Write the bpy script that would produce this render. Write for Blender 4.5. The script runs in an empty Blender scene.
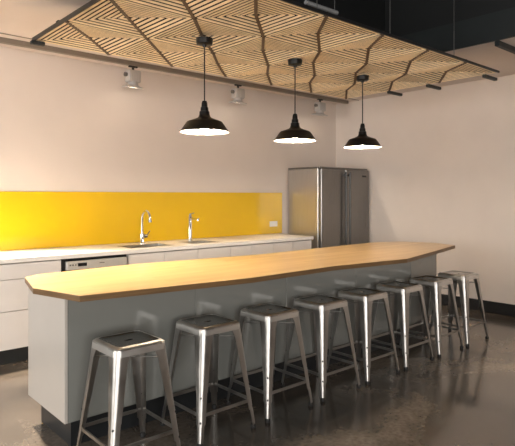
import bpy, bmesh, math
from mathutils import Vector, Matrix
PI = math.pi
SC = bpy.context.scene
C = SC.collection

# ------------------------------------------------------------------ materials
def new_mat(name):
    m = bpy.data.materials.new(name); m.use_nodes = True
    nt = m.node_tree
    return m, nt, nt.nodes['Principled BSDF']

def mat(name, col, rough=0.5, metal=0.0, spec=0.5, coat=0.0, var=0.0, vscale=6.0, bump=0.0, bscale=80.0,
        stretch=(1, 1, 1), rvar=0.0, aniso=0.0):
    """plain surface with a little procedural mottling"""
    m, nt, b = new_mat(name)
    N, L = nt.nodes, nt.links
    b.inputs['Base Color'].default_value = (*col, 1)
    b.inputs['Roughness'].default_value = rough
    b.inputs['Metallic'].default_value = metal
    b.inputs['Specular IOR Level'].default_value = spec
    b.inputs['Coat Weight'].default_value = coat
    if aniso: b.inputs['Anisotropic'].default_value = aniso
    tc = N.new('ShaderNodeTexCoord'); mp = N.new('ShaderNodeMapping')
    mp.inputs['Scale'].default_value = stretch
    L.new(tc.outputs['Object'], mp.inputs['Vector'])
    if var or rvar:
        n = N.new('ShaderNodeTexNoise'); n.inputs['Scale'].default_value = vscale; n.inputs['Detail'].default_value = 6
        L.new(mp.outputs[0], n.inputs['Vector'])
        if var:
            r = N.new('ShaderNodeValToRGB')
            r.color_ramp.elements[0].position = 0.3; r.color_ramp.elements[1].position = 0.7
            r.color_ramp.elements[0].color = (*[max(0, c * (1 - var)) for c in col], 1)
            r.color_ramp.elements[1].color = (*[min(1, c * (1 + var)) for c in col], 1)
            L.new(n.outputs['Fac'], r.inputs['Fac']); L.new(r.outputs[0], b.inputs['Base Color'])
        if rvar:
            mr = N.new('ShaderNodeMapRange')
            mr.inputs['From Min'].default_value = 0.3; mr.inputs['From Max'].default_value = 0.7
            mr.inputs['To Min'].default_value = max(0.02, rough - rvar); mr.inputs['To Max'].default_value = rough + rvar
            L.new(n.outputs['Fac'], mr.inputs['Value']); L.new(mr.outputs[0], b.inputs['Roughness'])
    if bump:
        n2 = N.new('ShaderNodeTexNoise'); n2.inputs['Scale'].default_value = bscale; n2.inputs['Detail'].default_value = 3
        L.new(mp.outputs[0], n2.inputs['Vector'])
        bp = N.new('ShaderNodeBump'); bp.inputs['Strength'].default_value = bump; bp.inputs['Distance'].default_value = 0.01
        L.new(n2.outputs['Fac'], bp.inputs['Height']); L.new(bp.outputs[0], b.inputs['Normal'])
    return m

def emit(name, col, strength):
    m, nt, b = new_mat(name)
    b.inputs['Base Color'].default_value = (*col, 1)
    b.inputs['Emission Color'].default_value = (*col, 1)
    b.inputs['Emission Strength'].default_value = strength
    return m

def wood_mat(name, c0, c1, c2, stave=0.07, rough=0.3, coat=0.0):
    """laminated boards running along X"""
    m, nt, b = new_mat(name); N, L = nt.nodes, nt.links
    tc = N.new('ShaderNodeTexCoord')
    mp = N.new('ShaderNodeMapping'); mp.inputs['Scale'].default_value = (1.2, 14, 14)
    L.new(tc.outputs['Object'], mp.inputs['Vector'])
    n = N.new('ShaderNodeTexNoise'); n.inputs['Scale'].default_value = 2.2; n.inputs['Detail'].default_value = 8
    n.inputs['Distortion'].default_value = 0.6
    L.new(mp.outputs[0], n.inputs['Vector'])
    br = N.new('ShaderNodeTexBrick')
    br.inputs['Scale'].default_value = 1.0
    br.inputs['Brick Width'].default_value = 0.9; br.inputs['Row Height'].default_value = stave
    br.inputs['Mortar Size'].default_value = 0.0012
    br.inputs['Color1'].default_value = (0.2, 0.2, 0.2, 1); br.inputs['Color2'].default_value = (0.8, 0.8, 0.8, 1)
    br.inputs['Mortar'].default_value = (0.1, 0.1, 0.1, 1)
    L.new(tc.outputs['Object'], br.inputs['Vector'])
    mx = N.new('ShaderNodeMix'); mx.data_type = 'FLOAT'
    mx.inputs[0].default_value = 0.45
    L.new(n.outputs['Fac'], mx.inputs[2]); L.new(br.outputs['Color'], mx.inputs[3])
    r = N.new('ShaderNodeValToRGB'); e = r.color_ramp.elements
    e[0].position = 0.2; e[0].color = (*c0, 1); e[1].position = 0.8; e[1].color = (*c2, 1)
    k = e.new(0.5); k.color = (*c1, 1)
    L.new(mx.outputs[0], r.inputs['Fac']); L.new(r.outputs[0], b.inputs['Base Color'])
    b.inputs['Roughness'].default_value = rough; b.inputs['Coat Weight'].default_value = coat
    b.inputs['Coat Roughness'].default_value = 0.12
    return m

FLOOR_OFF = (3.7, 6.6, 9.3)
def concrete_mat(name):
    m, nt, b = new_mat(name); N, L = nt.nodes, nt.links
    tc = N.new('ShaderNodeTexCoord')
    n1 = N.new('ShaderNodeTexNoise'); n1.inputs['Scale'].default_value = 0.75; n1.inputs['Detail'].default_value = 7
    n1.inputs['Roughness'].default_value = 0.6; n1.inputs['Distortion'].default_value = 0.5
    n2 = N.new('ShaderNodeTexNoise'); n2.inputs['Scale'].default_value = 38; n2.inputs['Detail'].default_value = 4
    mp = N.new('ShaderNodeMapping'); mp.inputs['Location'].default_value = FLOOR_OFF
    L.new(tc.outputs['Object'], mp.inputs['Vector']); L.new(mp.outputs[0], n1.inputs['Vector']); L.new(tc.outputs['Object'], n2.inputs['Vector'])
    r = N.new('ShaderNodeValToRGB'); e = r.color_ramp.elements
    e[0].position = 0.34; e[0].color = (0.022, 0.019, 0.016, 1); e[1].position = 0.70; e[1].color = (0.30, 0.25, 0.20, 1)
    k = e.new(0.5); k.color = (0.11, 0.092, 0.075, 1)
    L.new(n1.outputs['Fac'], r.inputs['Fac'])
    r2 = N.new('ShaderNodeValToRGB'); e = r2.color_ramp.elements
    e[0].position = 0.32; e[0].color = (0.62, 0.6, 0.58, 1); e[1].position = 0.62; e[1].color = (1, 1, 1, 1)
    L.new(n2.outputs['Fac'], r2.inputs['Fac'])
    mx = N.new('ShaderNodeMix'); mx.data_type = 'RGBA'; mx.blend_type = 'MULTIPLY'; mx.inputs[0].default_value = 0.8
    L.new(r.outputs[0], mx.inputs[6]); L.new(r2.outputs[0], mx.inputs[7]); L.new(mx.outputs[2], b.inputs['Base Color'])
    mr = N.new('ShaderNodeMapRange'); mr.inputs['To Min'].default_value = 0.12; mr.inputs['To Max'].default_value = 0.26
    L.new(n1.outputs['Fac'], mr.inputs['Value']); L.new(mr.outputs[0], b.inputs['Roughness'])
    b.inputs['Specular IOR Level'].default_value = 1.0; b.inputs['Coat Weight'].default_value = 0.25; b.inputs['Coat Roughness'].default_value = 0.07
    return m

M = dict(
    wall=mat('wall_paint', (0.70, 0.62, 0.56), 0.75, var=0.02, vscale=3, bump=0.03),
    ceil=mat('ceiling_paint', (0.66, 0.58, 0.53), 0.8, var=0.02, vscale=3),
    black=mat('black_paint', (0.006, 0.007, 0.0075), 0.6, var=0.1),
    fascia=mat('dark_fascia_paint', (0.013, 0.017, 0.018), 0.55, var=0.1),
    brown=mat('brown_wall_paint', (0.24, 0.17, 0.13), 0.7, var=0.1),
    teal=mat('added_wall_teal', (0.03, 0.045, 0.045), 0.6, var=0.1),
    base=mat('black_skirting', (0.012, 0.012, 0.013), 0.4, var=0.1),
    floor=concrete_mat('polished_concrete'),
    yellow=mat('yellow_glass', (0.76, 0.48, 0.011), 0.2, var=0.03, vscale=2, spec=0.5),
    white=mat('white_laminate', (0.78, 0.74, 0.72), 0.35, var=0.02),
    stone=mat('white_worktop', (0.86, 0.83, 0.80), 0.3, var=0.02, vscale=30),
    gloss=mat('grey_gloss_laminate', (0.225, 0.230, 0.214), 0.11, var=0.015, spec=0.6),
    satin=mat('pale_satin_laminate', (0.50, 0.465, 0.425), 0.3, var=0.015),
    plinth=mat('black_plinth', (0.016, 0.018, 0.02), 0.35, var=0.1),
    steel=mat('raw_steel', (0.43, 0.415, 0.395), 0.35, metal=1.0, var=0.10, vscale=9, rvar=0.07),
    rim=mat('rim_highlight_steel', (0.62, 0.605, 0.58), 0.42, metal=1.0, var=0.06, vscale=9, rvar=0.05),  # same stool steel, the rim's bright reflection put into the colour
    seat=mat('dark_reflection_steel', (0.22, 0.217, 0.212), 0.2, metal=1.0, var=0.10, vscale=9, rvar=0.06),  # same stool steel, the seat's dark reflection put into the colour
    bsteel=mat('brushed_steel', (0.60, 0.585, 0.56), 0.33, metal=1.0, var=0.05, vscale=4, stretch=(30, 30, 0.8), rvar=0.05),
    dsteel=mat('dark_brushed_steel', (0.25, 0.245, 0.24), 0.32, metal=1.0, var=0.06, vscale=4, stretch=(30, 30, 0.8), rvar=0.05),
    hsteel=mat('dark_handle_steel', (0.10, 0.10, 0.10), 0.42, metal=0.9, var=0.05),
    chrome=mat('chrome', (0.78, 0.77, 0.75), 0.1, metal=1.0, var=0.02),
    rail=mat('taupe_rail', (0.20, 0.165, 0.13), 0.5, metal=0.0, var=0.05),
    lampgrey=mat('lamp_grey', (0.47, 0.45, 0.43), 0.4, metal=0.2, var=0.05),
    enamel_b=mat('black_enamel', (0.005, 0.005, 0.005), 0.38, spec=0.3, var=0.1),
    enamel_w=mat('white_enamel', (0.88, 0.86, 0.82), 0.3, var=0.02),
    rubber=mat('black_rubber', (0.012, 0.012, 0.012), 0.7, var=0.1),
    plastic=mat('white_plastic', (0.85, 0.84, 0.8), 0.35, var=0.02),
    slat=mat('slat_plywood', (0.88, 0.72, 0.49), 0.55, var=0.12, vscale=7, stretch=(1, 1, 6)),
    seam=mat('seam_brown', (0.10, 0.058, 0.03), 0.6, var=0.1),
    backing=mat('black_backing', (0.008, 0.006, 0.005), 0.95, var=0.1),
    oak=wood_mat('oak_worktop', (0.47, 0.28, 0.10), (0.59, 0.385, 0.165), (0.71, 0.50, 0.25), rough=0.3, coat=0.25),
    edge=mat('dark_sawn_edge', (0.17, 0.095, 0.038), 0.45, var=0.25, vscale=5, stretch=(1, 1, 20)),
    silver=mat('silver_panel', (0.66, 0.64, 0.61), 0.38, metal=0.35, var=0.03),
    bulb=emit('bulb_glow', (1.0, 0.84, 0.65), 215.0),
    lens=emit('spot_lens_glow', (1.0, 0.83, 0.64), 4.0),
    display=mat('display_glass', (0.01, 0.01, 0.012), 0.1, var=0.05),
    pipe=mat('pale_conduit', (0.30, 0.30, 0.30), 0.5, var=0.05),
)

# ------------------------------------------------------------------ mesh helpers
def box(bm, a, b, bev=0.0, seg=1, mtx=None):
    (x0, y0, z0), (x1, y1, z1) = a, b
    t = bmesh.new()
    vs = [t.verts.new(p) for p in ((x0,y0,z0),(x1,y0,z0),(x1,y1,z0),(x0,y1,z0),(x0,y0,z1),(x1,y0,z1),(x1,y1,z1),(x0,y1,z1))]
    for f in ((0,3,2,1),(4,5,6,7),(0,1,5,4),(1,2,6,5),(2,3,7,6),(3,0,4,7)): t.faces.new([vs[i] for i in f])
    if bev: bmesh.ops.bevel(t, geom=list(t.edges), offset=bev, segments=seg, affect='EDGES', profile=0.5)
    merge(bm, t, mtx)

def merge(bm, t, mtx=None):
    if mtx is not None: bmesh.ops.transform(t, matrix=mtx, verts=t.verts)
    me = bpy.data.meshes.new('tmp'); t.to_mesh(me); t.free(); bm.from_mesh(me); bpy.data.meshes.remove(me)

def prism(bm, poly, z0, z1, bev=0.0, mtx=None):
    t = bmesh.new()
    if sum(poly[i][0]*poly[(i+1)%len(poly)][1]-poly[(i+1)%len(poly)][0]*poly[i][1] for i in range(len(poly))) < 0: poly = poly[::-1]
    lo = [t.verts.new((x, y, z0)) for x, y in poly]; hi = [t.verts.new((x, y, z1)) for x, y in poly]
    t.faces.new(lo[::-1]); t.faces.new(hi)
    n = len(poly)
    for i in range(n): t.faces.new((lo[i], lo[(i+1)%n], hi[(i+1)%n], hi[i]))
    if bev: bmesh.ops.bevel(t, geom=list(t.edges), offset=bev, segments=1, affect='EDGES')
    merge(bm, t, mtx)

def lathe(bm, prof, seg=40, mtx=None, closed=False):
    """profile [(r, z)...] spun about Z"""
    t = bmesh.new(); rings = []
    for r, z in prof:
        if r < 1e-6: rings.append([t.verts.new((0, 0, z))])
        else: rings.append([t.verts.new((r*math.cos(2*PI*i/seg), r*math.sin(2*PI*i/seg), z)) for i in range(seg)])
    pairs = list(zip(rings, rings[1:]))
    if closed: pairs.append((rings[-1], rings[0]))
    for A, B in pairs:
        for i in range(seg):
            j = (i+1) % seg
            if len(A) == 1 and len(B) == 1: continue
            if len(A) == 1: t.faces.new((A[0], B[j], B[i]))
            elif len(B) == 1: t.faces.new((A[i], A[j], B[0]))
            else: t.faces.new((A[i], A[j], B[j], B[i]))
    bmesh.ops.recalc_face_normals(t, faces=t.faces)
    merge(bm, t, mtx)

def tube(bm, pts, r, seg=10, r_end=None):
    """round tube through the points"""
    pts = [Vector(p) for p in pts]; t = bmesh.new(); rings = []
    up = None
    for i, p in enumerate(pts):
        d = ((pts[min(i+1, len(pts)-1)] - pts[max(i-1, 0)])).normalized()
        if up is None:
            up = Vector((0, 0, 1)) if abs(d.z) < 0.9 else Vector((1, 0, 0))
        u = (up - d*up.dot(d)).normalized(); v = d.cross(u); up = u
        rr = r if r_end is None else r + (r_end-r)*i/(len(pts)-1)
        rings.append([t.verts.new(p + u*rr*math.cos(2*PI*k/seg) + v*rr*math.sin(2*PI*k/seg)) for k in range(seg)])
    for A, B in zip(rings, rings[1:]):
        for k in range(seg): t.faces.new((A[k], A[(k+1)%seg], B[(k+1)%seg], B[k]))
    t.faces.new(rings[0][::-1]); t.faces.new(rings[-1])
    bmesh.ops.recalc_face_normals(t, faces=t.faces)
    merge(bm, t)

def loft(bm, rings, cap=True):
    t = bmesh.new(); R = [[t.verts.new(p) for p in ring] for ring in rings]; n = len(R[0])
    for A, B in zip(R, R[1:]):
        for k in range(n): t.faces.new((A[k], A[(k+1)%n], B[(k+1)%n], B[k]))
    if cap: t.faces.new(R[0][::-1]); t.faces.new(R[-1])
    bmesh.ops.recalc_face_normals(t, faces=t.faces)
    merge(bm, t)

def obj(name, bm, m, parent=None, smooth=False, kind=None, label=None):
    """link the bmesh (world coordinates, or the thing's local ones when the parent is still at the origin)"""
    me = bpy.data.meshes.new(name)
    if smooth:
        for f in bm.faces: f.smooth = True
        for e in bm.edges:
            if len(e.link_faces) == 2 and e.calc_face_angle(0) > math.radians(38): e.smooth = False
    bm.to_mesh(me); bm.free()
    me.materials.append(m)
    o = bpy.data.objects.new(name, me); C.objects.link(o)
    if parent is not None:
        off = Vector((0, 0, 0)); q = parent
        while q is not None: off += q.location; q = q.parent
        me.transform(Matrix.Translation(-off)); o.parent = parent
    if kind: o['kind'] = kind
    if label: o['label'] = label
    return o

def tag(o, label, cat, group=None):
    o['label'] = label; o['category'] = cat
    if group: o['group'] = group
    return o

def thing(name, label, cat, loc=(0, 0, 0), group=None):
    o = bpy.data.objects.new(name, None); o.empty_display_size = 0.1; o.location = loc; C.objects.link(o)
    return tag(o, label, cat, group)

def part(name, m, parent, *boxes, bev=0.0, smooth=False, label=None):
    bm = bmesh.new()
    for a, b in boxes: box(bm, a, b, bev)
    return obj(name, bm, m, parent, smooth, label=label)

def struct(name, m, *boxes, bev=0.0):
    bm = bmesh.new()
    for a, b in boxes: box(bm, a, b, bev)
    return obj(name, bm, m, kind='structure')

def copy_thing(root, loc, label):
    r = root.copy(); C.objects.link(r); r.location = loc; r['label'] = label
    for ch in list(root.children):
        c = ch.copy(); C.objects.link(c); c.parent = r
        for g in list(ch.children):
            d = g.copy(); C.objects.link(d); d.parent = c
    return r

# ------------------------------------------------------------------ the room
XL, XR, YF, YB = -4.5, 6.5, -5.5, 5.5
ZC, ZV = 2.87, 4.0          # lowered ceiling, dark deck of the ceiling void
struct('floor', M['floor'], ((XL, YF, -0.1), (XR, YB, 0)))
struct('wall_back', M['wall'], ((0.5, YB, 0), (XR, YB+0.12, ZV)))
struct('wall_back_added', M['teal'], ((XL, YB, 0), (0.5, YB+0.12, ZV)))  # unseen dark section, added to keep the steel reflections dark
struct('wall_right', M['wall'], ((XR, YF, 0), (XR+0.12, YB, ZV)))
LY0, LY1 = 0.9, 4.9
struct('wall_left', M['wall'], ((XL-0.12, YF, 0), (XL, -5.1, ZV)), ((XL-0.12, -1.5, 0), (XL, LY0, ZV)), ((XL-0.12, -5.1, 0), (XL, -1.5, 0.5)), ((XL-0.12, -5.1, 2.7), (XL, -1.5, ZV)), ((XL-0.12, LY1, 0), (XL, YB, ZV)), ((XL-0.12, LY0, 0), (XL, LY1, 0.5)), ((XL-0.12, LY0, 2.7), (XL, LY1, ZV)))
bm = bmesh.new()
for y in (LY0, 2.23, 3.57, LY1): box(bm, (XL-0.09, y-0.03, 0.5), (XL-0.03, y+0.03, 2.7))
for z in (0.5, 2.7): box(bm, (XL-0.09, LY0, z-0.03), (XL-0.03, LY1, z+0.03))
obj('added_window_2', bm, M['black'], kind='structure')  # one of the unseen windows, added to light the room from the left
bm = bmesh.new()
for y in (-5.1, -3.3, -1.5): box(bm, (XL-0.09, y-0.03, 0.5), (XL-0.03, y+0.03, 2.7))
for z in (0.5, 2.7): box(bm, (XL-0.09, -5.1, z-0.03), (XL-0.03, -1.5, z+0.03))
obj('added_window_3', bm, M['black'], kind='structure')  # one of the unseen windows, added to broaden the stool leg highlights
WX0, WX1, WZ0, WZ1 = -4.3, 0.6, 0.4, 2.7
struct('wall_front', M['brown'], ((XL, YF-0.12, 0), (WX0, YF, ZV)), ((WX1, YF-0.12, 0), (XR, YF, ZV)),
       ((WX0, YF-0.12, 0), (WX1, YF, WZ0)), ((WX0, YF-0.12, WZ1), (WX1, YF, ZV)))
bm = bmesh.new()
for x in (WX0, -1.85, WX1): box(bm, (x-0.03, YF-0.09, WZ0), (x+0.03, YF-0.03, WZ1))
for z in (WZ0, WZ1): box(bm, (WX0, YF-0.09, z-0.03), (WX1, YF-0.03, z+0.03))
obj('added_window_1', bm, M['black'], kind='structure')  # one of the unseen windows, added behind the camera for stool leg highlights
# lowered plaster ceiling: a strip along the back wall and one along the right wall
YS, XS = 3.5, 4.95
bm = bmesh.new()
prism(bm, [(XL, YS), (XS, YS), (XS, YF), (XR, YF), (XR, YB), (XL, YB)], ZC, ZC+0.05)
obj('ceiling', bm, M['ceil'], kind='structure')
struct('ceiling_void', M['black'], ((XL, YF, ZV), (XR, YB, ZV+0.1)))
struct('trim_1', M['fascia'], ((XS-0.02, YF, ZC-0.005), (XS, YS-0.02, 3.13)), ((XL, YS-0.02, ZC-0.005), (XS, YS, 3.13)))
struct('trim_2', M['black'], ((XS-0.015, YF, 3.13), (XS, YS-0.02, ZV)), ((XL, YS-0.015, 3.13), (XS, YS, ZV)))
struct('trim_3', M['rail'], ((XL, 5.045, ZC-0.006), (XR, 5.06, ZC)))
struct('baseboard_right', M['base'], ((XR-0.018, YF, 0), (XR, YB, 0.14)), bev=0.003)

tag(part('duct_rail', M['fascia'], None, ((XS+0.002, 2.235, ZC-0.05), (6.45, 2.28, ZC-0.001)), bev=0.004),
    'short dark rail on the pale ceiling strip at the top right edge', 'rail')
bm = bmesh.new(); tube(bm, [(3.17, 3.0, 3.0), (3.56, 3.0, 3.0)], 0.018, 12)
for x in (3.2, 3.53):
    tube(bm, [(x, 3.0, 3.0), (x, 3.0, 4.0)], 0.0012, 6)
tag(obj('conduit', bm, M['pipe'], None, True), 'pale pipe in the dark void just above the slatted ceiling raft', 'pipe')

# ------------------------------------------------------------------ splashback, worktop, cabinets
SP = tag(part('splashback', M['yellow'], None, ((0.5, 5.488, 0.902), (5.316, 5.4995, 1.473)), bev=0.001),
         'long bright yellow glass splashback above the white worktop', 'splashback')
o = thing('power_outlet', 'small white power outlet plate on the yellow splashback near the fridge', 'outlet', (5.145, 5.487, 1.035))
part('plate', M['plastic'], o, ((5.072, 5.480, 1.0), (5.218, 5.4875, 1.075)), bev=0.002)
part('switch', M['plastic'], o, ((5.10, 5.477, 1.045), (5.12, 5.481, 1.065)), bev=0.001)
part('switch', M['plastic'], o, ((5.17, 5.477, 1.045), (5.19, 5.481, 1.065)), bev=0.001)

S1, S2 = (2.64, 4.90, 3.12, 5.19), (3.40, 4.92, 3.74, 5.19)      # sink cut-outs x0 y0 x1 y1
YC = 4.776
bm = bmesh.new()
xs = [-0.6, S1[0], S1[2], S2[0], S2[2], 5.2]
for i, (a, b) in enumerate(zip(xs, xs[1:])):
    if i in (1, 3):
        s = S1 if i == 1 else S2
        box(bm, (a, YC, 0.862), (b, s[1], 0.90)); box(bm, (a, s[3], 0.862), (b, 5.487, 0.90))
    else: box(bm, (a, YC, 0.862), (b, 5.487, 0.90))
tag(obj('worktop', bm, M['stone']), 'long white kitchen worktop under the yellow splashback', 'worktop')

def sink(s, label, depth):
    t = thing('sink', label, 'sink', ((s[0]+s[2])/2, (s[1]+s[3])/2, 0.90))
    x0, y0, x1, y1 = s; e = 0.004; w = 0.012
    a = 0.9 - depth
    part('bowl', M['bsteel'], t, ((x0+e, y0+e, a), (x1-e, y1-e, a+0.003)), ((x0+e, y0+e, a), (x0+e+0.003, y1-e, 0.9)), ((x1-e-0.003, y0+e, a), (x1-e, y1-e, 0.9)),
         ((x0+e, y0+e, a), (x1-e, y0+e+0.003, 0.9)), ((x0+e, y1-e-0.003, a), (x1-e, y1-e, 0.9)))
    part('rim', M['bsteel'], t, ((x0-w, y0-w, 0.9003), (x1+w, y0+0.006, 0.9033)), ((x0-w, y1-0.006, 0.9003), (x1+w, y1+w, 0.9033)),
         ((x0-w, y0, 0.9003), (x0+0.006, y1, 0.9033)), ((x1-0.006, y0, 0.9003), (x1+w, y1, 0.9033)))
    bm = bmesh.new(); lathe(bm, [(0, 0.006), (0.03, 0.006), (0.035, 0.003), (0.035, 0.0)], 20, Matrix.Translation(((x0+x1)/2, (y0+y1)/2, a+0.003)))
    obj('drain', bm, M['chrome'], t, True)
sink(S1, 'larger inset steel sink under the gooseneck tap', 0.18)
sink(S2, 'smaller inset steel basin under the straight tap', 0.12)

# gooseneck tap
t = thing('gooseneck_tap', 'chrome gooseneck tap with an arched spout against the yellow splashback', 'tap', (2.961, 5.27, 0.90))
T = Matrix.Translation((2.961, 5.27, 0.90))
bm = bmesh.new(); lathe(bm, [(0, 0), (0.03, 0), (0.03, 0.012), (0.024, 0.02), (0.024, 0.115), (0.015, 0.125), (0, 0.125)], 24, T); obj('base', bm, M['chrome'], t, True)
pts = [(2.961, 5.27, 1.02), (2.961, 5.27, 1.18)]
for k in range(1, 10):
    a = PI*k/9*0.95; pts.append((2.961, 5.27-0.085+0.085*math.cos(a), 1.18+0.085*math.sin(a)))
pts.append((2.961, pts[-1][1]-0.003, 1.165))
bm = bmesh.new(); tube(bm, pts, 0.013, 12); sp = obj('spout', bm, M['chrome'], t, True)
e = pts[-1]
bm = bmesh.new(); tube(bm, [(e[0], e[1], e[2]+0.012), (e[0], e[1]-0.002, e[2]-0.02)], 0.017, 14); obj('aerator', bm, M['dsteel'], sp, True)
bm = bmesh.new(); tube(bm, [(2.98, 5.27, 0.985), (3.02, 5.262, 0.99)], 0.019, 14); tube(bm, [(3.015, 5.262, 0.99), (3.03, 5.22, 1.045)], 0.006, 8); obj('lever', bm, M['dsteel'], t, True)
# straight tap
t = thing('filter_tap', 'straight chrome column tap with a short horizontal spout', 'tap', (3.595, 5.27, 0.90))
T = Matrix.Translation((3.595, 5.27, 0.90))
bm = bmesh.new(); lathe(bm, [(0, 0), (0.032, 0), (0.032, 0.01), (0.022, 0.014), (0.022, 0.285), (0.018, 0.292), (0, 0.292)], 24, T); obj('column', bm, M['chrome'], t, True)
bm = bmesh.new(); tube(bm, [(3.595, 5.255, 1.163), (3.595, 5.10, 1.163)], 0.011, 12); tube(bm, [(3.595, 5.112, 1.163), (3.595, 5.112, 1.14)], 0.011, 12); obj('spout', bm, M['chrome'], t, True)
bm = bmesh.new(); tube(bm, [(3.595, 5.27, 1.19), (3.60, 5.265, 1.222)], 0.012, 12); tube(bm, [(3.60, 5.265, 1.215), (3.64, 5.25, 1.228)], 0.005, 8); obj('lever', bm, M['dsteel'], t, True)

YD = 4.80    # cabinet front plane
def carcass(t, x0, x1):
    part('carcass', M['white'], t, ((x0, YD+0.022, 0.128), (x0+0.016, 5.49, 0.8615)), ((x1-0.016, YD+0.022, 0.128), (x1, 5.49, 0.8615)),
         ((x0, YD+0.022, 0.128), (x1, 5.49, 0.144)), ((x0, 5.474, 0.128), (x1, 5.49, 0.8615)))
    part('plinth', M['plinth'], t, ((x0, 4.842, 0), (x1, 4.86, 0.128)))
def drawers(x0, x1, label):
    t = thing('drawer_cabinet', label, 'cabinet', ((x0+x1)/2, 5.15, 0), 'drawer units at the left of the worktop')
    carcass(t, x0, x1)
    for a, b in ((0.722, 0.852), (0.452, 0.717), (0.128, 0.447)):
        part('drawer', M['white'], t, ((x0+0.0015, YD, a), (x1-0.0015, YD+0.02, b)), bev=0.001)
def doors(x0, xm, x1, label):
    t = thing('base_cabinet', label, 'cabinet', ((x0+x1)/2, 5.15, 0), 'white cabinets right of the dishwasher')
    carcass(t, x0, x1)
    for a, b in ((x0, xm), (xm, x1)):
        part('door', M['white'], t, ((a+0.002, YD, 0.128), (b-0.002, YD+0.02, 0.852)), bev=0.001)
drawers(0.98, 1.88, 'white drawer unit left of the dishwasher')
drawers(0.08, 0.978, 'white drawer unit at the far left end of the worktop run')
doors(2.55, 2.96, 3.378, 'white two door cabinet just right of the dishwasher below the gooseneck tap')
doors(3.38, 3.832, 4.155, 'white two door cabinet below the straight tap')
doors(4.157, 4.497, 4.838, 'white two door cabinet right of the straight tap, next to the narrow end cabinet')
t = thing('base_cabinet', 'narrow white cabinet at the fridge end of the worktop', 'cabinet', (5.01, 5.15, 0), 'white cabinets right of the dishwasher')
carcass(t, 4.84, 5.185)
part('door', M['white'], t, ((4.842, YD, 0.128), (5.183, YD+0.02, 0.852)), bev=0.001)

# dishwasher
t = thing('dishwasher', 'silver dishwasher with a dark display built in under the worktop', 'dishwasher', (2.215, 5.15, 0))
part('tub', M['black'], t, ((1.895, YD+0.03, 0.1), (2.54, 5.45, 0.858)))
part('plinth', M['plinth'], t, ((1.895, 4.842, 0), (2.54, 4.86, 0.1)))
cp = part('control_panel', M['silver'], t, ((1.925, YD-0.012, 0.752), (2.525, YD+0.03, 0.832)), bev=0.004)
part('display', M['display'], cp, ((2.03, YD-0.0145, 0.782), (2.115, YD-0.0115, 0.812)), bev=0.0005)
for x in (1.95, 1.975, 2.0):
    part('button', M['chrome'], cp, ((x, YD-0.0155, 0.79), (x+0.016, YD-0.0115, 0.806)), bev=0.001)
part('badge', M['dsteel'], cp, ((2.24, YD-0.0135, 0.795), (2.29, YD-0.0115, 0.803)))
part('door', M['silver'], t, ((1.925, YD-0.008, 0.11), (2.525, YD+0.03, 0.738)), bev=0.004)

# ------------------------------------------------------------------ fridge
FX0, FX1, FY = 5.417, 6.463, 4.836
FM = (FX0+FX1)/2 - 0.01
t = thing('fridge', 'tall double door stainless steel fridge in the corner', 'fridge', ((FX0+FX1)/2, 5.15, 0))
part('body', M['bsteel'], t, ((FX0, FY+0.062, 0.06), (FX1, 5.47, 1.805)), bev=0.006)
part('top_cap', M['dsteel'], t, ((FX0, FY+0.03, 1.8055), (FX1, 5.47, 1.825)), bev=0.004)
for x0, x1, s in ((FX0, FM-0.003, 1), (FM+0.003, FX1, -1)):
    d = part('door', M['dsteel'], t, ((x0, FY, 0.075), (x1, FY+0.056, 1.80)), bev=0.009)
    hx = (x1-0.04) if s == 1 else (x0+0.04)
    bm = bmesh.new()
    box(bm, (hx-0.014, FY-0.055, 0.55), (hx+0.014, FY-0.033, 1.765), 0.006)
    for z in (0.60, 1.72): box(bm, (hx-0.009, FY-0.036, z-0.015), (hx+0.009, FY+0.002, z+0.015))
    obj('handle', bm, M['hsteel'], d)
    if s == -1: part('badge', M['display'], d, ((6.30, FY-0.003, 1.70), (6.395, FY+0.001, 1.725)), bev=0.0008)
for x in (FX0+0.08, FX1-0.08):
    for y in (FY+0.13, 5.38):
        bm = bmesh.new(); lathe(bm, [(0, 0), (0.025, 0), (0.025, 0.012), (0.015, 0.016), (0.015, 0.0605), (0, 0.0605)], 16, Matrix.Translation((x, y, 0)))
        obj('foot', bm, M['rubber'], t, True)

# ------------------------------------------------------------------ island
t = thing('kitchen_island', 'glossy pale grey kitchen island base behind the row of stools', 'island', (3.2, 3.24, 0))
poly = [(1.172, 2.945), (4.60, 2.945), (5.35, 3.10), (5.30, 3.534), (1.172, 3.534)]
def inset(poly, d):
    n = len(poly); out = []
    for i in range(n):
        p0, p1, p2 = Vector(poly[i-1]), Vector(poly[i]), Vector(poly[(i+1) % n])
        d1, d2 = (p1-p0).normalized(), (p2-p1).normalized()
        n1, n2 = Vector((-d1.y, d1.x)), Vector((-d2.y, d2.x))
        b = (n1+n2).normalized(); out.append(tuple(p1 + b*(d/b.dot(n1))))
    return out
ZP = 0.162
bm = bmesh.new(); prism(bm, inset(poly, 0.019), ZP, 0.8655); obj('core', bm, M['gloss'], t)
bm = bmesh.new(); prism(bm, inset(poly, 0.06), 0, ZP); obj('plinth', bm, M['plinth'], t)
def slab_panel(name, p, q, th=0.018, z0=ZP, z1=0.8655, trim0=0.0, trim1=0.0, m='gloss'):
    p, q = Vector(p), Vector(q); d = (q-p).normalized(); n = Vector((-d.y, d.x))
    p, q = p+d*trim0, q-d*trim1
    bm = bmesh.new(); prism(bm, [tuple(p), tuple(q), tuple(q+n*th), tuple(p+n*th)], z0, z1, 0.0012)
    return obj(name, bm, M[m], t)
fx = [1.172, 1.192, 2.05, 2.90, 3.75, 4.60]
slab_panel('end_panel', (1.172, 3.534), (1.172, 2.945), m='satin')
for a, b in zip(fx[1:], fx[2:]): slab_panel('front_panel', (a, 2.945), (b, 2.945), trim0=0.001, trim1=0.001)
slab_panel('angled_panel', (4.60, 2.945), (5.35, 3.10), trim0=0.001)
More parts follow.
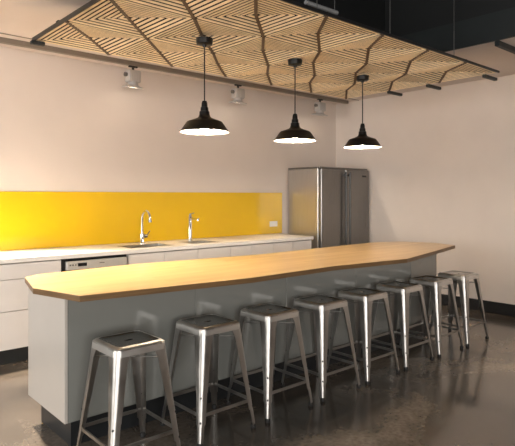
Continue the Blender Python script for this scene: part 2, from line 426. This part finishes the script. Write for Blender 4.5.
slab_panel('end_panel', (5.35, 3.10), (5.30, 3.534), trim0=0.003)
slab_panel('back_panel', (5.30, 3.534), (1.172, 3.534), trim0=0.02, trim1=0.02)
top = [(1.187, 2.772), (2.28, 2.640), (3.13, 2.665), (3.95, 2.563), (5.40, 2.915), (5.51, 3.20), (5.37, 3.60), (4.97, 3.725),
       (3.25, 3.635), (2.05, 3.765), (1.30, 3.71), (1.19, 3.645), (1.085, 3.18)]
 # board with a darker sawn edge
bm = bmesh.new(); prism(bm, top, 0.866, 0.90, 0.002)
iw = obj('island_worktop', bm, M['oak'])
bm = bmesh.new(); ou, inn = inset(top[::1], -0.0035), inset(top, -0.0004)
for k in range(len(top)):
    q = (k+1) % len(top)
    prism(bm, [ou[k], ou[q], inn[q], inn[k]], 0.8665, 0.8985)
obj('edge_band', bm, M['edge'], iw)
tag(iw, 'long faceted oak worktop lying on the grey island', 'worktop')

# ------------------------------------------------------------------ stools (one prototype, copied)
def make_stool(label):
    t = thing('bar_stool', label, 'stool', (0, 0, 0), 'steel stools along the front of the island')
    H, hs, hf = 0.66, 0.150, 0.213          # height, half seat, half foot spread
    # seat pan: rounded square, dished, with folded rim and an oval grip slot
    def rr(h, r, z, n=6):
        out = []
        for cx, cy, a0 in ((h-r, h-r, 0), (-h+r, h-r, 90), (-h+r, -h+r, 180), (h-r, -h+r, 270)):
            for k in range(n+1):
                a = math.radians(a0 + 90*k/n); out.append((cx+r*math.cos(a), cy+r*math.sin(a), z))
        return out
    NR = 28
    def oval(a, b, z):
        # same vertex order as rr: by polar angle of the rounded square's vertices
        out = []
        for x, y, _ in rr(hs, 0.035, 0):
            th = math.atan2(y, x); out.append((a*math.cos(th), b*math.sin(th), z))
        return out
    def closed(rings):
        bm = bmesh.new(); R = [[bm.verts.new(p) for p in r_] for r_ in rings]; n = len(R[0])
        for A, B in list(zip(R, R[1:])) + [(R[-1], R[0])]:
            for k in range(n): bm.faces.new((A[k], A[(k+1) % n], B[(k+1) % n], B[k]))
        bmesh.ops.recalc_face_normals(bm, faces=bm.faces)
        return bm
    seat = obj('seat', closed([rr(hs-0.025, 0.028, H-0.001), rr(hs-0.031, 0.026, H-0.0015), rr(hs-0.038, 0.024, H-0.005), rr(hs-0.07, 0.02, H-0.008), oval(0.032, 0.014, H-0.008),
             oval(0.029, 0.011, H-0.014), oval(0.031, 0.013, H-0.012), rr(hs-0.07, 0.02, H-0.011), rr(hs-0.038, 0.022, H-0.008), rr(hs-0.025, 0.027, H-0.004)]), M['seat'], t, True)
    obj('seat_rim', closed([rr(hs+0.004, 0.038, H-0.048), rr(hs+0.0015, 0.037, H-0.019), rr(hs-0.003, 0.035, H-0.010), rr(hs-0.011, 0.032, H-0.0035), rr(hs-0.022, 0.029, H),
             rr(hs-0.0255, 0.028, H-0.0005), rr(hs-0.0255, 0.027, H-0.004), rr(hs-0.012, 0.030, H-0.0065), rr(hs-0.006, 0.032, H-0.013), rr(hs+0.001, 0.035, H-0.048)]), M['rim'], t, True, label='rim of the seat with its bright highlight painted in')
    zt, zb = H-0.012, 0.012
    def corner(z):                           # outer corner half-width at height z
        return hf + (hs-hf)*(z-zb)/(zt-zb)
    def section(z, w, th, rad, sx, sy):
        """L of folded sheet with a rounded outer corner, wings of width w"""
        c = corner(z); out = []
        o_ = [(0, w)] + [(rad-rad*math.cos(math.radians(a)), rad-rad*math.sin(math.radians(a))) for a in (0, 22, 45, 68, 90)] + [(w, 0)]
        i_ = [(w, th)] + [(th+rad-rad*math.cos(math.radians(a)), th+rad-rad*math.sin(math.radians(a))) for a in (90, 45, 0)] + [(th, w)]
        for u, v in o_ + i_: out.append((sx*(c-u), sy*(c-v), z))
        return out
    for sx, sy in ((-1, -1), (1, -1), (1, 1), (-1, 1)):
        bm = bmesh.new()
        lv = [(zt, 0.086, 0.034), (zt-0.045, 0.080, 0.034), (zt-0.075, 0.068, 0.033), (0.48, 0.062, 0.030), (0.36, 0.053, 0.025), (0.295, 0.048, 0.022),
              (0.288, 0.045, 0.021), (0.125, 0.038, 0.018), (0.112, 0.030, 0.013), (zb, 0.024, 0.011)]
        loft(bm, [section(z, w, 0.003, r, sx, sy) for z, w, r in lv])
        leg = obj('leg', bm, M['steel'], t, True)
        bm = bmesh.new(); c = hf - 0.013
        lathe(bm, [(0, 0), (0.015, 0), (0.0165, 0.004), (0.0165, 0.02), (0.012, 0.026), (0, 0.026)], 16, Matrix.Translation((sx*c, sy*c, 0)))
        obj('rubber_foot', bm, M['rubber'], leg, True)
        for z in (0.27, 0.135):              # rivets on the fold of the leg
            c = corner(z) - (0.0062 if z > 0.2 else 0.0053)
            bm = bmesh.new(); tube(bm, [(sx*(c-0.003), sy*(c-0.003), z), (sx*(c+0.0025), sy*(c+0.0025), z)], 0.006, 10)
            obj('rivet', bm, M['rubber'], leg, True)
    z = 0.172; c = corner(z) - 0.006
    for (ax, ay), (bx, by) in (((-1, -1), (1, -1)), ((1, -1), (1, 1)), ((1, 1), (-1, 1)), ((-1, 1), (-1, -1))):
        bm = bmesh.new(); p, q = Vector((ax*c, ay*c, z)), Vector((bx*c, by*c, z)); d = (q-p).normalized()
        nrm = Vector((-d.y, d.x, 0))
        ring = lambda u: [tuple(u + nrm*s*0.004 + Vector((0, 0, h))) for s, h in ((-1, -0.009), (1, -0.009), (1, 0.009), (-1, 0.009))]
        loft(bm, [ring(p+d*0.012), ring(q-d*0.012)])
        obj('footrest', bm, M['steel'], t)
    z = 0.555; c = corner(z) - 0.012
    for k, dz in ((1, 0), (-1, 0.009)):
        bm = bmesh.new(); tube(bm, [(-c, -k*c, z+dz), (c, k*c, z+dz)], 0.0045, 8); obj('cross_brace', bm, M['steel'], t, True)
    return t

sx = [1.19, 1.764, 2.284, 2.806, 3.314, 3.831, 4.352, 4.861]
sl = ['steel stool nearest the camera at the left end of the island',
      'second steel stool from the left end of the island',
      'third steel stool from the left end of the island',
      'fourth steel stool from the left end of the island',
      'fourth steel stool from the far right end of the row',
      'third steel stool from the far right end of the row',
      'second last steel stool at the right, before the one by the pale wall',
      'last steel stool at the far right end, its seat seen against the pale wall']
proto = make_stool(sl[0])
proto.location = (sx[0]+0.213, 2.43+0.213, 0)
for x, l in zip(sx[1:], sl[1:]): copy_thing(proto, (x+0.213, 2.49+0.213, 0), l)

# ------------------------------------------------------------------ slatted ceiling raft
ZR = 2.585
RX0, RY0, TS = 1.40, 2.285, 0.605
NX, NY = 6, 3
RX1, RY1 = RX0+NX*TS, RY0+NY*TS
raft = thing('ceiling_raft', 'suspended ceiling raft of pale timber slats in triangular facets above the island', 'ceiling raft', ((RX0+RX1)/2, (RY0+RY1)/2, ZR))
APX, APY, RISE = 0.53, 0.60, 0.035        # the facets of a tile rise to an apex
SW, SP_, SD = 0.0190, 0.0380, 0.004         # slat width, pitch, depth
def facet(x0, y0, A, B, P):
    """slats parallel to the tile edge A-B inside the triangle A, B, P (tile units)"""
    A, B, P = [Vector((x0+p[0]*TS, y0+p[1]*TS, 0)) for p in (A, B, P)]
    d = (B-A).normalized(); n = Vector((-d.y, d.x, 0)); h = (P-A).dot(n); L = (B-A).length; pa = (P-A).dot(d)
    bm = bmesh.new(); s = 0.010
    while s + SW < h - 0.004:
        z = ZR + RISE*s/h
        rings = []
        for ss in (s, s+SW):
            l0, l1 = pa*ss/h + 0.006, L-(L-pa)*ss/h - 0.006
            rings.append((l0, l1, ss))
        (a0, a1, sa), (b0, b1, sb) = rings
        if b1 - b0 > 0.02:
            l0, l1 = max(a0, b0), min(a1, b1)
            q = [A+d*a0+n*sa, A+d*a1+n*sa, A+d*b1+n*sb, A+d*b0+n*sb]
            zs = [ZR+RISE*sa/h]*2 + [ZR+RISE*sb/h]*2
            loft(bm, [[(v.x, v.y, zz) for v, zz in zip(q, zs)], [(v.x, v.y, zz+SD) for v, zz in zip(q, zs)]])
        s += SP_
    return bm
for j in range(NY):
    for i in range(NX):
        x0, y0 = RX0+i*TS, RY0+j*TS
        P = (APX, APY)
        p3 = lambda p, z: (x0+p[0]*TS, y0+p[1]*TS, z)
        bm = bmesh.new()                     # tile: backing board and the folded seam ribs
        cs = [p3(c, ZR+SD+0.0035) for c in ((0.003, 0.003), (0.997, 0.003), (0.997, 0.997), (0.003, 0.997))]; ap = p3(P, ZR+RISE+SD+0.0035)
        lo = [bm.verts.new(c) for c in cs] + [bm.verts.new(ap)]; hi = [bm.verts.new((c[0], c[1], c[2]+0.008)) for c in cs] + [bm.verts.new((ap[0], ap[1], ap[2]+0.008))]
        for k in range(4):
            q = (k+1) % 4
            bm.faces.new((lo[q], lo[k], lo[4])); bm.faces.new((hi[k], hi[q], hi[4])); bm.faces.new((lo[k], lo[q], hi[q], hi[k]))
        tile = obj('tile', bm, M['backing'], raft)
        bm = bmesh.new()
        for a, b in (((0.012, 0.012), P), (P, (0.988, 0.988))):
            za, zb = (ZR if a != P else ZR+RISE), (ZR if b != P else ZR+RISE)
            va, vb = Vector(p3(a, za)), Vector(p3(b, zb)); d = (vb-va).normalized(); nn = Vector((-d.y, d.x, 0)).normalized()*0.011
            loft(bm, [[tuple(v-nn+Vector((0, 0, -0.004))), tuple(v+nn+Vector((0, 0, -0.004))), tuple(v+nn+Vector((0, 0, 0.03))), tuple(v-nn+Vector((0, 0, 0.03)))] for v in (va, vb)])
        obj('seam', bm, M['seam'], tile)
        for A, B in (((0, 0), (1, 0)), ((1, 0), (1, 1)), ((1, 1), (0, 1)), ((0, 1), (0, 0))):
            obj('slat_facet', facet(x0, y0, A, B, P), M['slat'], tile)
part('edge_frame', M['base'], raft, ((RX0-0.014, RY0-0.012, ZR), (RX1+0.014, RY0-0.002, ZR+0.02)), ((RX0-0.014, RY0-0.014, ZR-0.006), (RX0-0.002, RY1, ZR+0.022)), bev=0.001)
for y in (2.62, 3.2, 3.78):
    part('channel', M['rail'] if 0 else M['fascia'], raft, ((RX0+0.05, y-0.02, ZR+0.052), (RX1+0.05, y+0.02, ZR+0.085)))
for bx0, bx1, y in ((RX1-0.06, RX1+0.19, 2.39), (RX1-0.06, RX1+0.19, 2.985), (RX1-0.06, RX1+0.19, 3.46), (RX0-0.03, RX0+0.07, 4.08)):
    part('bracket', M['fascia'], raft, ((bx0, y-0.018, ZR-0.032), (bx1, y+0.018, ZR-0.004)), bev=0.004)
for y in (2.62, 3.78):
    for x in (1.95, 2.888, 3.788, 4.839):
        bm = bmesh.new(); tube(bm, [(x, y, ZR+0.085), (x, y, ZV if y < YS else ZC)], 0.0035, 6)
        obj('hanging_wire', bm, M['dsteel'], raft, True)

# ------------------------------------------------------------------ pendants
PZ = 1.897
def make_pendant(label):
    t = thing('pendant_lamp', label, 'pendant lamp', (0, 0, 0), 'black pendant lamps over the island')
    # origin = centre of the shade rim
    bm = bmesh.new()
    out = [(0.180, 0.0), (0.181, 0.006), (0.173, 0.012), (0.133, 0.070), (0.126, 0.077), (0.115, 0.081), (0.056, 0.102), (0.044, 0.112), (0.038, 0.128), (0.037, 0.150), (0.030, 0.153), (0.028, 0.180), (0.023, 0.184), (0.021, 0.212), (0.016, 0.228), (0.0, 0.232)]
    inn = [(0.0, 0.175), (0.022, 0.174), (0.026, 0.150), (0.034, 0.126), (0.041, 0.110), (0.054, 0.099), (0.114, 0.0785), (0.124, 0.074), (0.130, 0.067), (0.170, 0.010), (0.177, 0.0)]
    lathe(bm, out, 48); shade = obj('shade', bm, M['enamel_b'], t, True)
    bm = bmesh.new(); lathe(bm, inn + [(0.180, 0.0)], 48); obj('reflector', bm, M['enamel_w'], shade, True, label='white enamel inside of the shade')
    bm = bmesh.new(); lathe(bm, [(0, 0.172), (0.02, 0.172), (0.02, 0.10), (0, 0.10)], 20); obj('socket', bm, M['plastic'], t, True)
    bm = bmesh.new(); lathe(bm, [(0, 0.002), (0.018, 0.006), (0.032, 0.02), (0.036, 0.036), (0.030, 0.055), (0.018, 0.075), (0.015, 0.10), (0, 0.10)], 24); obj('bulb', bm, M['bulb'], t, True, label='glowing bulb')
    zc = ZR - 0.004 - PZ
    bm = bmesh.new(); tube(bm, [(0, 0, 0.228), (0, 0, zc-0.03)], 0.0048, 8); obj('cord', bm, M['rubber'], t, True)
    bm = bmesh.new(); lathe(bm, [(0, -0.062), (0.012, -0.062), (0.016, -0.046), (0.05, -0.044), (0.058, -0.038), (0.062, -0.004), (0.062, 0.0), (0, 0)], 28, Matrix.Translation((0, 0, zc))); obj('canopy', bm, M['enamel_b'], t, True)
    return t
pp = make_pendant('black dome pendant lamp nearest the camera, the left of three over the island')
PY = 3.2
pp.location = (2.31, PY, PZ)
copy_thing(pp, (3.252, PY, PZ), 'black dome pendant lamp in the middle of the three over the island')
copy_thing(pp, (4.175, PY, PZ), 'black dome pendant lamp nearest the fridge, the right of three over the island')

# ------------------------------------------------------------------ lighting track and spotlights
tr = thing('lighting_track', 'long taupe lighting track along the top of the back wall', 'track', (2.9, 5.2, 2.82))
part('rail', M['rail'], tr, ((-0.8, 5.175, 2.822), (6.40, 5.225, ZC-0.001)), bev=0.002)
part('end_cap', M['fascia'], tr, ((6.4005, 5.177, 2.824), (6.412, 5.223, ZC-0.001)), bev=0.002)
def make_spot(label):
    # origin = underside of the track
    t = thing('track_spotlight', label, 'spotlight', (0, 0, 0), 'grey spotlights on the track')
    part('adapter', M['rubber'], t, ((-0.05, -0.016, -0.016), (0.05, 0.016, -0.0005)), bev=0.003)
    bm = bmesh.new(); tube(bm, [(0, 0, -0.014), (0, 0, -0.052)], 0.014, 14); obj('stem', bm, M['rubber'], t, True)
    bm = bmesh.new(); box(bm, (-0.072, -0.052, -0.178), (0.072, 0.052, -0.05), 0.014, 3)
    for k in range(5): box(bm, (-0.05+k*0.022, -0.057, -0.168), (-0.042+k*0.022, 0.057, -0.08), 0.002)
    body = obj('body', bm, M['lampgrey'], t, True)
    bm = bmesh.new(); tube(bm, [(-0.070, 0, -0.10), (-0.10, 0, -0.10)], 0.022, 18); obj('knob', bm, M['dsteel'], body, True)
    rot = Matrix.Translation((0.0, 0.0, -0.188)) @ Matrix.Rotation(math.radians(9), 4, 'X')
    bm = bmesh.new(); lathe(bm, [(0, 0.03), (0.05, 0.03), (0.056, -0.010), (0.075, -0.026), (0.114, -0.034), (0.118, -0.046), (0.104, -0.046), (0.07, -0.034), (0, -0.034)], 36, rot)
    hd = obj('head', bm, M['lampgrey'], t, True)
    bm = bmesh.new(); lathe(bm, [(0, -0.0355), (0.066, -0.0355), (0.066, -0.0385), (0, -0.0385)], 28, rot); obj('lens', bm, M['lens'], hd, True, label='lit lens')
    return t
sp_x = [2.813, 4.269, 5.796]
s0 = make_spot('leftmost grey track spotlight, hanging left of all three pendant lamps')
s0.location = (sp_x[0], 5.2, 2.822)
copy_thing(s0, (sp_x[1], 5.2, 2.822), 'middle grey track spotlight, seen between the left and middle pendant lamps')
copy_thing(s0, (sp_x[2], 5.2, 2.822), 'rightmost grey track spotlight, high above the fridge near the corner')

# ------------------------------------------------------------------ lights
def light(name, kind, loc, energy, col, rot=(0, 0, 0), **kw):
    l = bpy.data.lights.new(name, kind); l.energy = energy; l.color = col
    for k, v in kw.items(): setattr(l, k, v)
    o = bpy.data.objects.new(name, l); o.location = loc; o.rotation_euler = rot; C.objects.link(o); return o
for x, en, ti in ((1.353, 620, -28), (sp_x[0], 95, -17), (sp_x[1], 95, -17), (sp_x[2], 80, -17)):
    light('spot_beam', 'SPOT', (x, 5.185, 2.60), en, (1.0, 0.84, 0.66), (math.radians(ti), 0, 0), spot_size=math.radians(84), spot_blend=1.0, shadow_soft_size=0.06)
p = light('added_daylight', 'AREA', ((WX0+WX1)/2, YF-0.02, (WZ0+WZ1)/2), 10, (1, 1, 1), (math.radians(90), 0, PI), shape='RECTANGLE', size=WX1-WX0, size_y=WZ1-WZ0)  # sky portal for the added opening behind the camera
p.rotation_euler = (math.radians(90), 0, 0)
p.data.cycles.is_portal = True
p3 = light('added_daylight_corner', 'AREA', (XL-0.02, -3.3, 1.6), 10, (1, 1, 1), (math.radians(90), 0, math.radians(-90)), shape='RECTANGLE', size=3.6, size_y=2.2)  # sky portal for the added opening in the left corner
p3.data.cycles.is_portal = True
light('added_downlight', 'SPOT', (4.5, -0.3, 3.7), 420, (1.0, 0.82, 0.64), (math.radians(3), math.radians(-6), 0), spot_size=math.radians(68), spot_blend=0.8, shadow_soft_size=0.1)  # unseen lamp, added to warm the right foreground floor and stool faces
p2 = light('added_daylight_left', 'AREA', (XL-0.02, (LY0+LY1)/2, 1.6), 10, (1, 1, 1), (math.radians(90), 0, math.radians(-90)), shape='RECTANGLE', size=LY1-LY0, size_y=2.2)  # sky portal for the added opening further along the left wall
p2.data.cycles.is_portal = True
w = bpy.data.worlds.new('World'); SC.world = w; w.use_nodes = True
bg = w.node_tree.nodes['Background']; bg.inputs[0].default_value = (1.0, 0.97, 0.93, 1); bg.inputs[1].default_value = 4.2

# ------------------------------------------------------------------ camera
F, YAW, HZ, CH = 536.9, 41.464, 195.5, 1.434
cam = bpy.data.cameras.new('Camera'); cam.sensor_width = 36; cam.lens = 36*F/515; cam.clip_start = 0.05
cam.shift_y = -(223-HZ)/515
co = bpy.data.objects.new('Camera', cam); C.objects.link(co)
co.location = (0, 0, CH); co.rotation_euler = (math.radians(90), 0, math.radians(-YAW))
SC.camera = co
vs = SC.view_settings
vs.view_transform = 'Standard'; vs.look = 'None'; vs.gamma = 1; vs.exposure = 1.17; vs.use_curve_mapping = False
